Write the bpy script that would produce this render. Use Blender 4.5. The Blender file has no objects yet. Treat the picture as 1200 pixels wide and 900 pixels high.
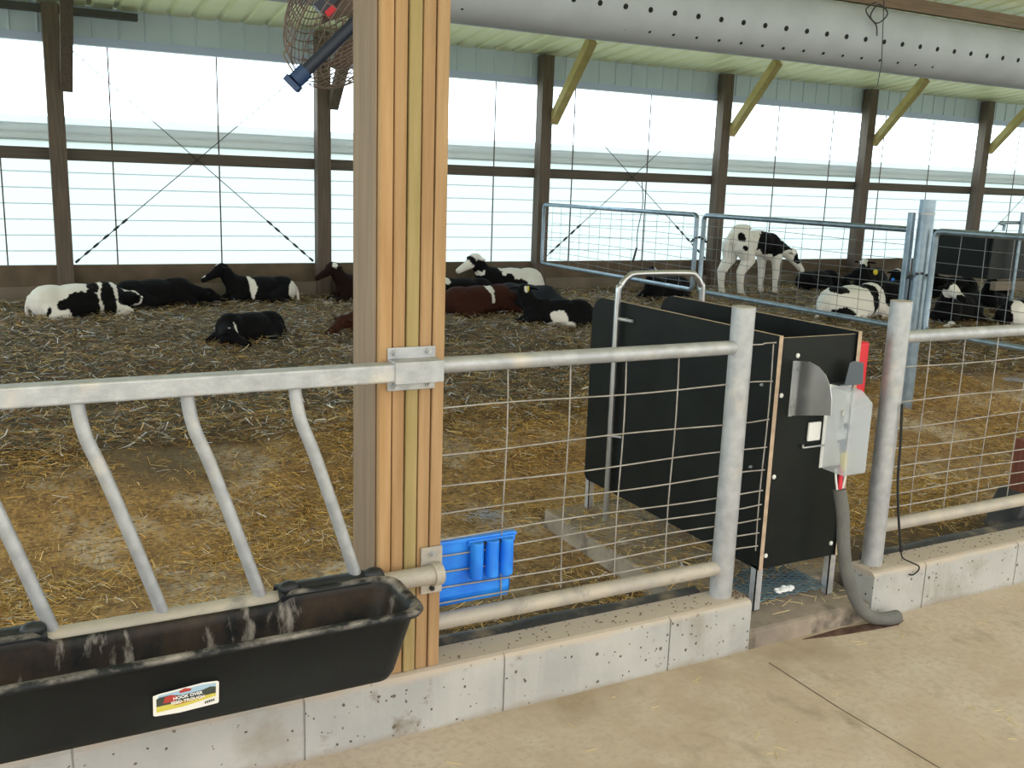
import bpy, bmesh, math, random
import numpy as np
from mathutils import Vector, Matrix, noise
random.seed(7); rng = np.random.default_rng(11)
sc = bpy.context.scene
C = sc.collection

# ------------------------------------------------------------------ camera
cam_d = bpy.data.cameras.new('camera'); cam = bpy.data.objects.new('camera', cam_d); C.objects.link(cam)
cam_d.sensor_width = 36; cam_d.lens = 1129.14 / 1200 * 36; cam_d.clip_start = .05; cam_d.clip_end = 300
R_ = Vector((.88673829, -.46110791, .03278246)); U_ = Vector((.06522365, .19500477, .97863119)); F_ = Vector((.45764732, .86565156, -.20299334))
M_ = Matrix((R_, U_, -F_)).transposed().to_4x4(); M_.translation = (0, 0, 1.6)
cam.matrix_world = M_
sc.camera = cam
# ------------------------------------------------------------------ sky and exposure
w = bpy.data.worlds.new('sky'); sc.world = w; w.use_nodes = True
wn = w.node_tree.nodes; wl = w.node_tree.links
bg = wn['Background']
tc = wn.new('ShaderNodeTexCoord'); sp = wn.new('ShaderNodeSeparateXYZ'); wl.new(tc.outputs['Generated'], sp.inputs[0])
mr = wn.new('ShaderNodeMapRange'); mr.inputs[1].default_value = -.6; mr.inputs[2].default_value = .6
wl.new(sp.outputs['Y'], mr.inputs[0])
mx = wn.new('ShaderNodeMix'); mx.data_type = 'RGBA'
wl.new(mr.outputs[0], mx.inputs[0]); mx.inputs[6].default_value = (.72, .69, .65, 1); mx.inputs[7].default_value = (1.05, 1.30, 1.42, 1)
wl.new(mx.outputs[2], bg.inputs['Color']); bg.inputs['Strength'].default_value = 3.3
sc.view_settings.view_transform = 'Standard'; sc.view_settings.look = 'None'
sc.view_settings.exposure = 0.0; sc.view_settings.gamma = 1.0; sc.view_settings.use_curve_mapping = False

# ------------------------------------------------------------------ materials
def mat(name, col, rough=.6, metal=0., col2=None, nscale=8., nlow=.35, nhigh=.65, stretch=None, bump=0., bscale=60., detail=5., spec=None, attr=None, trans=0.):
    m = bpy.data.materials.new(name); m.use_nodes = True
    N = m.node_tree.nodes; L = m.node_tree.links; b = N['Principled BSDF']
    b.inputs['Roughness'].default_value = rough; b.inputs['Metallic'].default_value = metal
    if spec is not None: b.inputs['Specular IOR Level'].default_value = spec
    b.inputs['Base Color'].default_value = (*col, 1)
    t = N.new('ShaderNodeTexCoord'); mp = N.new('ShaderNodeMapping'); L.new(t.outputs['Object'], mp.inputs[0])
    if stretch: mp.inputs['Scale'].default_value = stretch
    m['_map'] = mp.name
    if col2 is not None:
        n = N.new('ShaderNodeTexNoise'); n.inputs['Scale'].default_value = nscale; n.inputs['Detail'].default_value = detail; L.new(mp.outputs[0], n.inputs[0])
        r = N.new('ShaderNodeMapRange'); r.inputs[1].default_value = nlow; r.inputs[2].default_value = nhigh; L.new(n.outputs[0], r.inputs[0])
        x = N.new('ShaderNodeMix'); x.data_type = 'RGBA'; L.new(r.outputs[0], x.inputs[0]); x.inputs[6].default_value = (*col, 1); x.inputs[7].default_value = (*col2, 1)
        L.new(x.outputs[2], b.inputs['Base Color']); m['_mix'] = x.name
    if attr:
        a = N.new('ShaderNodeAttribute'); a.attribute_name = attr; L.new(a.outputs['Color'], b.inputs['Base Color'])
    if bump:
        n = N.new('ShaderNodeTexNoise'); n.inputs['Scale'].default_value = bscale; n.inputs['Detail'].default_value = 4; L.new(mp.outputs[0], n.inputs[0])
        bp = N.new('ShaderNodeBump'); bp.inputs['Strength'].default_value = bump; bp.inputs['Distance'].default_value = .01
        L.new(n.outputs[0], bp.inputs['Height']); L.new(bp.outputs[0], b.inputs['Normal'])
    return m
def layer(m, col, scale, low, high, kind='noise', stretch=None, seed=0.):
    """lay one more stain colour over a material"""
    N = m.node_tree.nodes; L = m.node_tree.links; b = N['Principled BSDF']
    src = b.inputs['Base Color'].links[0].from_socket if b.inputs['Base Color'].links else None
    t = N.new('ShaderNodeTexCoord'); mp = N.new('ShaderNodeMapping'); L.new(t.outputs['Object'], mp.inputs[0]); mp.inputs['Location'].default_value = (seed, seed*1.3, seed*.7)
    if stretch: mp.inputs['Scale'].default_value = stretch
    if kind == 'noise':
        n = N.new('ShaderNodeTexNoise'); n.inputs['Detail'].default_value = 6; n.inputs['Roughness'].default_value = .62
    else:
        n = N.new('ShaderNodeTexVoronoi')
    n.inputs['Scale'].default_value = scale; L.new(mp.outputs[0], n.inputs['Vector'])
    r = N.new('ShaderNodeMapRange'); r.inputs[1].default_value = low; r.inputs[2].default_value = high; L.new(n.outputs[0], r.inputs[0])
    x = N.new('ShaderNodeMix'); x.data_type = 'RGBA'; L.new(r.outputs[0], x.inputs[0])
    if src: L.new(src, x.inputs[6])
    else: x.inputs[6].default_value = b.inputs['Base Color'].default_value
    x.inputs[7].default_value = (*col, 1); L.new(x.outputs[2], b.inputs['Base Color'])
    return m
galv = mat('galvanised_steel', (.48, .49, .51), .5, .45, (.37, .38, .40), 22, bump=.15, bscale=90); layer(galv, (.62, .56, .47), 5, .56, .75)
galv_dusty = mat('galvanised_steel_dusty', (.40, .37, .33), .65, .3, (.50, .45, .38), 10, bump=.2, bscale=80); layer(galv_dusty, (.30, .28, .25), 9, .58, .7)
galv_blue = mat('galvanised_steel_bright', (.30, .38, .45), .38, .7, (.22, .28, .34), 12); gate_wire = mat('gate_wire', (.20, .22, .24), .5, .4)
wire_m = mat('zinc_wire', (.44, .41, .38), .5, .5, (.30, .27, .24), 20)
steel = mat('stainless_steel', (.55, .56, .58), .3, .85, (.45, .46, .48), 9)
blackbox = mat('black_film_plywood', (.008, .010, .010), .42, 0, (.012, .015, .014), 6, bump=.05, bscale=300, spec=.16)
plyedge = mat('plywood_edge', (.50, .38, .27), .7, 0, (.38, .28, .20), 30)
blackp = mat('black_moulded_plastic', (.012, .014, .017), .45, 0, (.02, .023, .026), 5, bump=.1, bscale=200, spec=.4)
rubber = mat('black_rubber', (.03, .034, .042), .6, 0, (.08, .08, .085), 7, bump=.3, bscale=50); layer(rubber, (.24, .20, .15), 8, .52, .70)
conc = mat('curb_concrete', (.37, .375, .365), .9, 0, (.46, .46, .44), 4, bump=.3, bscale=45, spec=.3); layer(conc, (.30, .27, .22), 3.5, .54, .74)
layer(conc, (.48, .48, .46), 6, .5, .8, seed=7., stretch=(1.5, 1, .15)); layer(conc, (.20, .17, .125), 8, .63, .76, seed=17.)
def pits(m, scale, size, seed, col):
    N = m.node_tree.nodes; L = m.node_tree.links; b = N['Principled BSDF']; src = b.inputs['Base Color'].links[0].from_socket
    t = N.new('ShaderNodeTexCoord'); mp = N.new('ShaderNodeMapping'); L.new(t.outputs['Object'], mp.inputs[0]); mp.inputs['Location'].default_value = (seed, seed*2, seed*3)
    n = N.new('ShaderNodeTexNoise'); n.inputs['Scale'].default_value = 45; L.new(mp.outputs[0], n.inputs['Vector'])
    wv = N.new('ShaderNodeVectorMath'); wv.operation = 'SCALE'; L.new(n.outputs['Color'], wv.inputs[0]); wv.inputs['Scale'].default_value = .012
    ad = N.new('ShaderNodeVectorMath'); L.new(mp.outputs[0], ad.inputs[0]); L.new(wv.outputs[0], ad.inputs[1])
    v = N.new('ShaderNodeTexVoronoi'); v.inputs['Scale'].default_value = scale; L.new(ad.outputs[0], v.inputs['Vector'])
    sx = N.new('ShaderNodeSeparateColor'); L.new(v.outputs['Color'], sx.inputs[0])
    q = N.new('ShaderNodeMapRange'); q.inputs[1].default_value = .35; q.inputs[2].default_value = 1.; q.inputs[3].default_value = 0; q.inputs[4].default_value = size; L.new(sx.outputs[0], q.inputs[0])
    c = N.new('ShaderNodeMath'); c.operation = 'LESS_THAN'; L.new(v.outputs['Distance'], c.inputs[0]); L.new(q.outputs[0], c.inputs[1])
    x = N.new('ShaderNodeMix'); x.data_type = 'RGBA'; L.new(c.outputs[0], x.inputs[0]); L.new(src, x.inputs[6]); x.inputs[7].default_value = (*col, 1); L.new(x.outputs[2], b.inputs['Base Color'])
pits(conc, 48, .24, 0., (.09, .08, .07)); pits(conc, 20, .15, 3., (.13, .11, .09))
dirtc = mat('dirty_concrete', (.22, .185, .15), .9, 0, (.36, .30, .235), 5, bump=.6, bscale=35); layer(dirtc, (.09, .075, .06), 7, .52, .7)
floor_m = mat('aisle_concrete', (.56, .47, .375), .85, 0, (.47, .375, .28), 1.7, .38, .62, bump=.12, bscale=30, spec=.3); layer(floor_m, (.60, .53, .45), 3.1, .45, .75, seed=2.); layer(floor_m, (.36, .28, .19), 1.5, .53, .70, seed=5.); layer(floor_m, (.29, .23, .165), 5, .58, .74, seed=9., stretch=(1, .6, 1)); layer(floor_m, (.43, .35, .27), 40, .45, .75, seed=13.); layer(floor_m, (.19, .145, .10), 60, .66, .74, seed=4.)
bed_m = mat('packed_bedding', (.20, .115, .042), .95, 0, (.36, .225, .09), 9, bump=.8, bscale=40)
def wood(name, c1, c2, vert=True): return mat(name, c1, .75, 0, c2, 6, .3, .7, stretch=(9, 9, .5) if vert else (.5, 9, 9), bump=.15, bscale=12)
pine = [wood('pine_board_warm', (.37, .21, .085), (.47, .29, .14)), wood('pine_board_tan', (.32, .185, .08), (.41, .25, .12)), wood('pine_board_green', (.28, .215, .08), (.38, .28, .125)), wood('pine_board_brown', (.31, .18, .08), (.41, .255, .125)), wood('pine_board_pale', (.33, .195, .09), (.43, .275, .14))]
pine_grey = wood('pine_board_weathered', (.28, .195, .13), (.20, .14, .095))
postw = wood('weathered_post', (.085, .064, .05), (.14, .105, .08)); railw = wood('weathered_rail', (.075, .062, .05), (.11, .09, .07), False)
bracew = mat('treated_yellow_pine', (.40, .34, .13), .7, 0, (.50, .40, .18), 8)
sillw = mat('sill_board', (.10, .075, .05), .85, 0, (.15, .11, .075), 5)
wallc = mat('back_wall_concrete', (.17, .14, .11), .9, 0, (.23, .19, .15), 3)
siding = mat('painted_siding', (.58, .68, .80), .5, .0, (.53, .63, .75), 2)
roof_m = mat('roof_steel', (.86, .88, .58), .38, .0, (.80, .84, .56), 1)
duct_m = mat('duct_fabric', (.50, .53, .60), .6, 0, (.44, .47, .53), 3)
dark = mat('dark_hole', (.012, .012, .014), .9)
blue = mat('blue_plastic', (.01, .17, .80), .4, 0, (.03, .30, .95), 9)
red = mat('red_plastic', (.62, .015, .03), .5)
yellow = mat('yellow_plastic', (.75, .58, .03), .5)
white_p = mat('white_plastic', (.75, .75, .73), .5)
grey_foam = mat('grey_foam', (.115, .115, .108), .85, 0, (.15, .15, .14), 10, bump=.4, bscale=60)
fan_wire = mat('rusty_guard_wire', (.26, .19, .16), .6, .4, (.16, .12, .11), 10)
fan_bar = mat('dark_blue_tube', (.014, .02, .04), .4)
cord_m = mat('black_cord', (.01, .01, .01), .7)
ground_m = mat('outside_ground', (.52, .54, .40), .9)
straw_m = mat('straw', (.5, .35, .1), .75, attr='tint')
coat_m = mat('short_coat', (.5, .5, .5), .85, attr='coat', bump=.3, bscale=150, spec=.12)
chain_m = mat('dark_chain', (.05, .05, .055), .5, .5)
# translucent sheets
def translucent(name, col, t=.6, alpha=0.):
    m = bpy.data.materials.new(name); m.use_nodes = True; N = m.node_tree.nodes; L = m.node_tree.links
    N.remove(N['Principled BSDF']); o = N['Material Output']
    d = N.new('ShaderNodeBsdfDiffuse'); d.inputs[0].default_value = (*col, 1); tr = N.new('ShaderNodeBsdfTranslucent'); tr.inputs[0].default_value = (*col, 1)
    a = N.new('ShaderNodeMixShader'); a.inputs[0].default_value = t; L.new(d.outputs[0], a.inputs[1]); L.new(tr.outputs[0], a.inputs[2]); last = a.outputs[0]
    if alpha:
        tp = N.new('ShaderNodeBsdfTransparent'); tp.inputs[0].default_value = (1, 1, 1, 1); a2 = N.new('ShaderNodeMixShader'); a2.inputs[0].default_value = alpha
        L.new(last, a2.inputs[1]); L.new(tp.outputs[0], a2.inputs[2]); last = a2.outputs[0]
    L.new(last, o.inputs[0]); return m
curtain_m = translucent('curtain_film', (.50, .52, .52), .8, .0)
roll_m = translucent('rolled_curtain_film', (.85, .86, .86), .6, .12)
cover_m = translucent('milky_cover', (.72, .78, .85), .5, .42)

# ------------------------------------------------------------------ mesh helpers
class MB:
    def __init__(s): s.v = []; s.f = []; s.sm = []; s.mi = []; s.cur = 0
    def face(s, idx, smooth=False): s.f.append(tuple(idx)); s.sm.append(smooth); s.mi.append(s.cur)
    def hexa(s, p):
        b = len(s.v); s.v += [tuple(q) for q in p]
        for q in ((0,3,2,1),(4,5,6,7),(0,1,5,4),(1,2,6,5),(2,3,7,6),(3,0,4,7)): s.face([b+i for i in q])
        return s
    def box(s, x0, x1, y0, y1, z0, z1): return s.hexa([(x0,y0,z0),(x1,y0,z0),(x1,y1,z0),(x0,y1,z0),(x0,y0,z1),(x1,y0,z1),(x1,y1,z1),(x0,y1,z1)])
    def beam(s, a, b, w, h, up=(0,0,1)):
        a = Vector(a); b = Vector(b); d = (b-a).normalized(); x = d.cross(Vector(up)).normalized(); y = x.cross(d)
        p = []
        for q in (a, b):
            for i, j in ((-1,-1),(1,-1),(1,1),(-1,1)): p.append(q + x*i*w/2 + y*j*h/2)
        return s.hexa(p)
    def tube(s, pts, r, n=12, closed=False, caps=True, squash=1.):
        P = [Vector(p) for p in pts]; m = len(P)
        rs = r if isinstance(r, (list, tuple)) else [r]*m
        T = []
        for i in range(m):
            if closed: t = P[(i+1) % m]-P[i-1]
            else: t = P[min(i+1, m-1)]-P[max(i-1, 0)]
            T.append(t.normalized())
        a = Vector((0,0,1)) if abs(T[0].z) < .9 else Vector((1,0,0))
        nx = T[0].cross(a).normalized(); rings = []
        for i in range(m):
            nx = (nx - T[i]*nx.dot(T[i])).normalized(); ny = T[i].cross(nx)
            b = len(s.v); rings.append(b)
            for k in range(n):
                an = 2*math.pi*k/n; s.v.append(tuple(P[i] + (nx*math.cos(an) + ny*math.sin(an)*squash)*rs[i]))
        for i in range(m if closed else m-1):
            A, B = rings[i], rings[(i+1) % m]
            for k in range(n): s.face((A+k, A+(k+1) % n, B+(k+1) % n, B+k), True)
        if caps and not closed:
            for A, rev in ((rings[0], True), (rings[-1], False)):
                b = len(s.v); s.v += [s.v[A+k] for k in range(n)]
                s.face([b+k for k in (range(n-1, -1, -1) if rev else range(n))])
        return s
    def ball(s, c, r, n=10, rot=None):
        rr = r if isinstance(r, (list, tuple)) else (r, r, r); b = len(s.v); m = n//2
        for i in range(m+1):
            th = math.pi*i/m
            for k in range(n):
                ph = 2*math.pi*k/n; q = Vector((rr[0]*math.sin(th)*math.cos(ph), rr[1]*math.sin(th)*math.sin(ph), rr[2]*math.cos(th)))
                if rot: q = rot @ q
                s.v.append(tuple(Vector(c)+q))
        for i in range(m):
            for k in range(n): s.face((b+i*n+k, b+(i+1)*n+k, b+(i+1)*n+(k+1) % n, b+i*n+(k+1) % n), True)
        return s
    def prism(s, poly, axis, a0, a1, capm=None):
        """poly in the two other axes (x: y,z; y: x,z; z: x,y)"""
        def P(u, v, a): return (a,u,v) if axis == 'x' else (u,a,v) if axis == 'y' else (u,v,a)
        n = len(poly); b = len(s.v)
        s.v += [P(u,v,a0) for u,v in poly] + [P(u,v,a1) for u,v in poly]
        c = s.cur
        for k in range(n): s.face((b+k, b+(k+1) % n, b+n+(k+1) % n, b+n+k))
        if capm is not None: s.cur = capm
        s.face([b+k for k in range(n-1, -1, -1)]); s.face([b+n+k for k in range(n)]); s.cur = c
        return s
    def build(s, name, m, parent=None, bevel=0., seg=2, origin=None, fix=True):
        me = bpy.data.meshes.new(name)
        root = Vector((0,0,0))
        if parent is not None:
            q = parent
            while q is not None: root = root + q.location; q = q.parent
        V = np.array(s.v, dtype=float)
        loc = Vector((0,0,0))
        if parent is None:
            lo, hi = V.min(0), V.max(0); loc = Vector(origin) if origin else Vector(((lo[0]+hi[0])/2, (lo[1]+hi[1])/2, lo[2]))
            V = V - np.array(loc)
        else: V = V - np.array(root)
        me.from_pydata(V.tolist(), [], s.f)
        for mm in (m if isinstance(m, (list, tuple)) else [m]): me.materials.append(mm)
        me.polygons.foreach_set('use_smooth', s.sm); me.polygons.foreach_set('material_index', s.mi)
        if fix:
            bm = bmesh.new(); bm.from_mesh(me); bmesh.ops.recalc_face_normals(bm, faces=bm.faces); bm.to_mesh(me); bm.free()
        me.update()
        o = bpy.data.objects.new(name, me); C.objects.link(o); o.location = loc
        if parent is not None: o.parent = parent
        if bevel:
            b = o.modifiers.new('bevel', 'BEVEL'); b.width = bevel; b.segments = seg; b.limit_method = 'ANGLE'; b.angle_limit = math.radians(40)
        return o
def tag(o, label, cat, group=None, kind=None):
    o['label'] = label; o['category'] = cat
    if group: o['group'] = group
    if kind: o['kind'] = kind
    return o
def thing(name, loc, label, cat, group=None):
    o = bpy.data.objects.new(name, None); C.objects.link(o); o.location = loc; o.empty_display_size = .1
    return tag(o, label, cat, group)
def struct(o): o['kind'] = 'structure'; return o
def smooth_path(pts, k=8):
    P = [Vector(p) for p in pts]; out = []
    for i in range(len(P)-1):
        p0 = P[max(i-1,0)]; p1 = P[i]; p2 = P[i+1]; p3 = P[min(i+2, len(P)-1)]
        for j in range(k):
            t = j/k; out.append(.5*((2*p1)+(p2-p0)*t+(2*p0-5*p1+4*p2-p3)*t*t+(3*p1-p0-3*p2+p3)*t**3))
    out.append(P[-1]); return out
def bolt(p, d, r, m, parent):
    d = Vector(d).normalized(); p = Vector(p)
    return MB().tube([p, p+d*r*.9], r, 6).tube([p+d*r*.9, p+d*r*1.8], r*.55, 8).build('bolt', m, parent)
def bed_z(x, y):
    t = min(1, max(0, (y-3.7)/1.5)); t = t*t*(3-2*t)
    return .02 + .24*t + max(0, y-5.2)*.026
def roof_z(y): return 3.05 + .11*(10-y)

# ------------------------------------------------------------------ setting
fl = struct(MB().box(-6, 14, -4, 2.42, -.2, 0).build('floor', floor_m))
struct(MB().box(-90, 90, -90, 90, -.6, -.25).build('ground', ground_m))
# bedding surface
nx, ny = 170, 90; xs = np.linspace(-6, 22, nx); ys = np.linspace(2.44, 10.0, ny); b = MB()
for y in ys:
    for x in xs:
        n1 = noise.noise((x*1.1, y*1.1, 0)); n2 = noise.noise((x*4.5, y*4.5, 3.))
        k = .25 if y < 3.9 else 1.
        b.v.append((x, y, bed_z(x, y) + k*(.035*n1 + .022*n2)))
for j in range(ny-1):
    for i in range(nx-1): b.face((j*nx+i, j*nx+i+1, (j+1)*nx+i+1, (j+1)*nx+i), True)
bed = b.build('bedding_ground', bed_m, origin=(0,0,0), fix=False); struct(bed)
def bed_material():
    m = bed_m; N = m.node_tree.nodes; L = m.node_tree.links; B = N['Principled BSDF']
    layer(m, (.50, .42, .33), 2.1, .50, .60, seed=1.7)           # pale trodden patches
    layer(m, (.13, .08, .04), 3.3, .56, .72, seed=4.); layer(m, (.42, .25, .08), 70, .50, .60, seed=6., stretch=(1, .3, 1)); layer(m, (.10, .06, .03), 90, .52, .62, seed=8., stretch=(.3, 1, 1)); layer(m, (.55, .40, .20), 110, .60, .66, seed=2., stretch=(.35, 1, 1))
    wet = True
    # far pack is its own darker litter
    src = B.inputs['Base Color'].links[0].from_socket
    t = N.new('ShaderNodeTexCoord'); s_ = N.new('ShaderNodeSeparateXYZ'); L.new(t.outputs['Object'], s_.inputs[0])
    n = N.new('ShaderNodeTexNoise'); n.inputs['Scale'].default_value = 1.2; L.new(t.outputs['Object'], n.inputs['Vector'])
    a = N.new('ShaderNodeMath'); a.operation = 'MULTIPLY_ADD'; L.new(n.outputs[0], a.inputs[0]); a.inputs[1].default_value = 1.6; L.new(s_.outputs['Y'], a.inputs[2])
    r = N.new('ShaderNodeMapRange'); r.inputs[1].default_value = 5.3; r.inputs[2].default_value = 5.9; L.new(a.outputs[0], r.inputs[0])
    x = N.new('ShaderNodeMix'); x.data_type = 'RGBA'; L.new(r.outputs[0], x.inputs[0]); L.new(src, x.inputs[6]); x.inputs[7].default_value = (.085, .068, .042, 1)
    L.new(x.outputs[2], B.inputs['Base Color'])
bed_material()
# ceiling: ribbed roof steel
b = MB(); X0, X1, pitch = -6., 22., .2286; prof = []
x = X0
while x < X1:
    prof += [(x, 0), (x+.150, 0), (x+.168, .022), (x+.205, .022), (x+pitch-.005, 0)]; x += pitch
for px, pz in prof: b.v += [(px, -1.2, roof_z(-1.2)+pz), (px, 10.3, roof_z(10.3)+pz)]
for i in range(len(prof)-1): b.face((2*i, 2*i+1, 2*i+3, 2*i+2))
struct(b.build('ceiling', roof_m, fix=False))
# header siding with its bottom trim
b = MB(); x = X0; prof = []
while x < X1: prof += [(x, 0), (x+.205, 0), (x+.21, .012), (x+.22, .012), (x+.225, 0)]; x += pitch
for px, py in prof: b.v += [(px, 10.04-py, 2.79), (px, 10.04-py, 3.06)]
for i in range(len(prof)-1): b.face((2*i, 2*i+2, 2*i+3, 2*i+1))
b.box(X0, X1, 10.05, 10.07, 2.79, 3.06)
struct(b.build('wall_back', siding, fix=False))
trim_m = mat('lilac_trim', (.50, .58, .85), .5)
struct(MB().box(X0, X1, 10.01, 10.10, 2.715, 2.79).build('trim_1', trim_m))
struct(MB().box(X0, X1, 10.00, 10.045, 1.68, 1.79).build('trim_2', railw))
struct(MB().box(X0, X1, 10.00, 10.07, .52, .715).build('trim_3', sillw))
struct(MB().box(X0, X1, 9.95, 10.12, -.2, .525).build('baseboard_back', wallc))
tag(MB().box(-3, 1.22, 9.88, 9.98, 2.955, 3.015).build('track_board', mat('dark_track', (.05, .05, .045), .6)), 'dark thin track under the eave at the upper left', 'track')

# ------------------------------------------------------------------ side curtain
cur = thing('side_curtain', (4, 10.12, .7), 'translucent white curtain filling the open back wall between the posts', 'curtain')
b = MB(); zz = []; z = .70
while z < 1.90: zz += [(z, 0), (z+.128, .012), (z+.138, -.012)]; z += .146
for z, dy in zz: b.v += [(X0, 10.14+dy, z), (X1, 10.14+dy, z)]
for i in range(len(zz)-1): b.face((2*i, 2*i+1, 2*i+3, 2*i+2))
b.build('curtain_sheet', curtain_m, cur, fix=False)
b = MB()
for dz, r in ((1.90, .045), (1.965, .05), (2.04, .04)):
    b.tube([(X0+i*.5, 10.17, dz+.003*math.sin(i*.9)) for i in range(int((X1-X0)/.5)+1)], r, 10)
b.build('curtain_roll', roll_m, cur)
for x in (.017, .964, 1.949, 3.99, 5.0, 6.04, 7.12, 9.18, 10.16, 11.16, 12.15, 14.1):
    MB().tube([(x, 10.08, .70), (x, 10.08, 2.74)], .0075, 6).build('rod', postw, cur)

# ------------------------------------------------------------------ back wall posts
pw = [-2.05, .489, 2.958, 5.549, 8.136, 10.664, 13.084, 15.6]
names = ['weathered post of the back wall just outside the left frame edge', 'dark wooden back wall post nearest the left edge of the picture',
 'wooden back wall post half hidden behind the hanging fan', 'wooden back wall post from which the wire gate starts', 'wooden back wall post behind the standing calf',
 'wooden back wall post to the right of the standing calf', 'wooden back wall post right of the round steel gate post', 'wooden back wall post beyond the right frame edge']
for i, x in enumerate(pw):
    if i in (0, 7): continue
    t = thing('wall_post', (x, 9.93, .2), names[i], 'post', 'posts of the back wall')
    MB().box(x-.07, x+.07, 9.86, 10.0, .2, 3.03).build('shaft', postw, t, bevel=.004)
    MB().beam((x+.10, 9.90, 2.31), (x+.10, 9.14, roof_z(9.14)-.03), .10, .09, (0, .7, .7)).build('knee_brace', bracew if i > 2 else postw, t)
# crossed wind-brace cables
for i, (xa, xb, word) in enumerate(((.56, 2.89, 'left bay'), (5.62, 8.07, 'bay behind the wire gate'), (13.15, 15.6, 'far right bay'))):
    for k in (0, 1):
        a, c = ((xa, 10.0-.02, .72), (xb, 9.98, 2.74)) if k == 0 else ((xb, 9.98, .72), (xa, 9.98, 2.74))
        y = 9.985 if k else 9.995
        if i == 2 and k == 1: continue
        a = Vector((a[0], y, a[2])); c = Vector((c[0], y, c[2])); d = (c-a)
        a = a+d*.01
        o = thing('brace_cable', a, 'thin brace cable rising %s across the %s' % ('right' if k == 0 else 'left', word), 'cable', 'crossed brace cables')
        MB().tube([a, c], .0045, 5).build('cable', chain_m, o)
        qs = np.linspace(0, .22, 34)
        tb = MB().tube([a+d*q for q in qs], [.004+.009*(math.sin(q*170) > -.1) for q in qs], 6); tb.build('turnbuckle', chain_m, o)
tag(MB().tube(smooth_path([(6.95, 9.93, 1.68), (6.98, 9.93, 1.4), (6.93, 9.93, 1.1), (6.93, 9.93, .86)]), .006, 5).tube([(6.93, 9.93, .88), (6.88, 9.93, .70)], .013, 6).build('hanging_rope', chain_m), 'dark rope hanging from the rail behind the wire gate', 'rope')

# ------------------------------------------------------------------ ventilation duct
dz, dy, dr = 2.972, 6.6, .265
d = thing('ventilation_duct', (5, dy, dz), 'long grey round air duct with rows of holes under the roof', 'duct')
MB().tube([(x, dy, dz + .006*math.sin(x*1.3)) for x in np.linspace(-4, 18, 45)], dr, 40).build('tube', duct_m, d)
def hole(x, n, r, mb): c = Vector((x, dy, dz))+n*(dr-.003); return mb.tube([c, c+n*.005], r, 10)
h = MB()
for row, (an, sp, r) in enumerate(((-12, .225, .021), (-48, .225, .0125))):
    x = -3.9+.06*row
    while x < 17.8:
        A = math.radians(180-an); n = Vector((0, math.cos(A), math.sin(-A) if 0 else -math.sin(math.radians(-an)))); c = Vector((x, dy, dz))+n*(dr-.003)
        
        if 2.4 < x < 13.7: hole(x, n, r, MB()).build('air_hole', dark, d)
        else: hole(x, n, r, h)
        x += sp
ho = h.build('air_holes', dark, d); ho['kind'] = 'stuff'
tag(MB().box(-4, 18, 6.52, 6.57, dz+dr+.01, dz+dr+.12).build('duct_beam', wood('duct_beam_wood', (.13, .085, .055), (.20, .135, .09), False)), 'brown wooden beam running along the top of the grey duct', 'beam')
cw = MB().tube(smooth_path([(6.72, 6.31, 3.22), (6.60, 6.30, 3.14), (6.74, 6.30, 3.05), (6.86, 6.30, 3.14), (6.74, 6.30, 3.2), (6.66, 6.30, 3.10), (6.74, 6.3, 3.03), (6.76, 6.3, 2.95)]), .006, 6)
cw.tube([(6.80, 6.30, 3.24), (6.84, 6.29, 2.72), (6.86, 6.33, 2.55)], .004, 5)
tag(cw.build('wire_coil', chain_m), 'coil of dark wire hanging at the side of the duct', 'wire')

# ------------------------------------------------------------------ curb, pad, step
def curb(x0, x1, seams, label, broken=False):
    b = MB(); prof = [(2.40, -.05), (2.40, .178), (2.408, .188), (2.42, .192), (2.53, .19), (2.54, .18), (2.54, -.05)]
    cuts = sorted([x0, x1] + [q for s in seams for q in (s-.003, s+.003)])
    for i in range(len(cuts)-1):
        a, c = cuts[i], cuts[i+1]; dd = .006 if (c-a) < .008 else 0
        b.prism([(y + (dd if y < 2.47 else 0), z) for y, z in prof], 'x', a, c)
    return tag(b.build('concrete_curb', conc), label, 'curb', 'concrete curbs under the fence')
curb(-3, 2.255, (-.6, .067, .652, 1.275, 1.902), 'pitted grey concrete curb under the trough, wooden post and left fence')
curb(2.86, 9, (3.146, 3.71, 4.4, 5.1), 'pitted grey concrete curb under the right fence beside the grey hose')
tag(MB().box(.86, 1.08, 2.54, 2.70, -.05, .188).build('post_footing', conc), 'concrete footing behind the curb under the laminated post', 'footing')
tag(MB().prism([(2.405, -.02), (2.405, .062), (2.42, .07), (2.56, .085), (2.60, .09), (2.60, -.02)], 'x', 2.257, 2.858).build('concrete_step', dirtc, bevel=.004), 'low dirty concrete step in the gap between the two curbs', 'step')
tag(MB().prism([(2.17, 2.605), (3.02, 2.605), (3.02, 3.74), (2.17, 3.74)], 'z', -.02, .112).build('concrete_pad', dirtc, bevel=.012), 'raised dirty concrete pad under the black feeding stall', 'pad')
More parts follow.
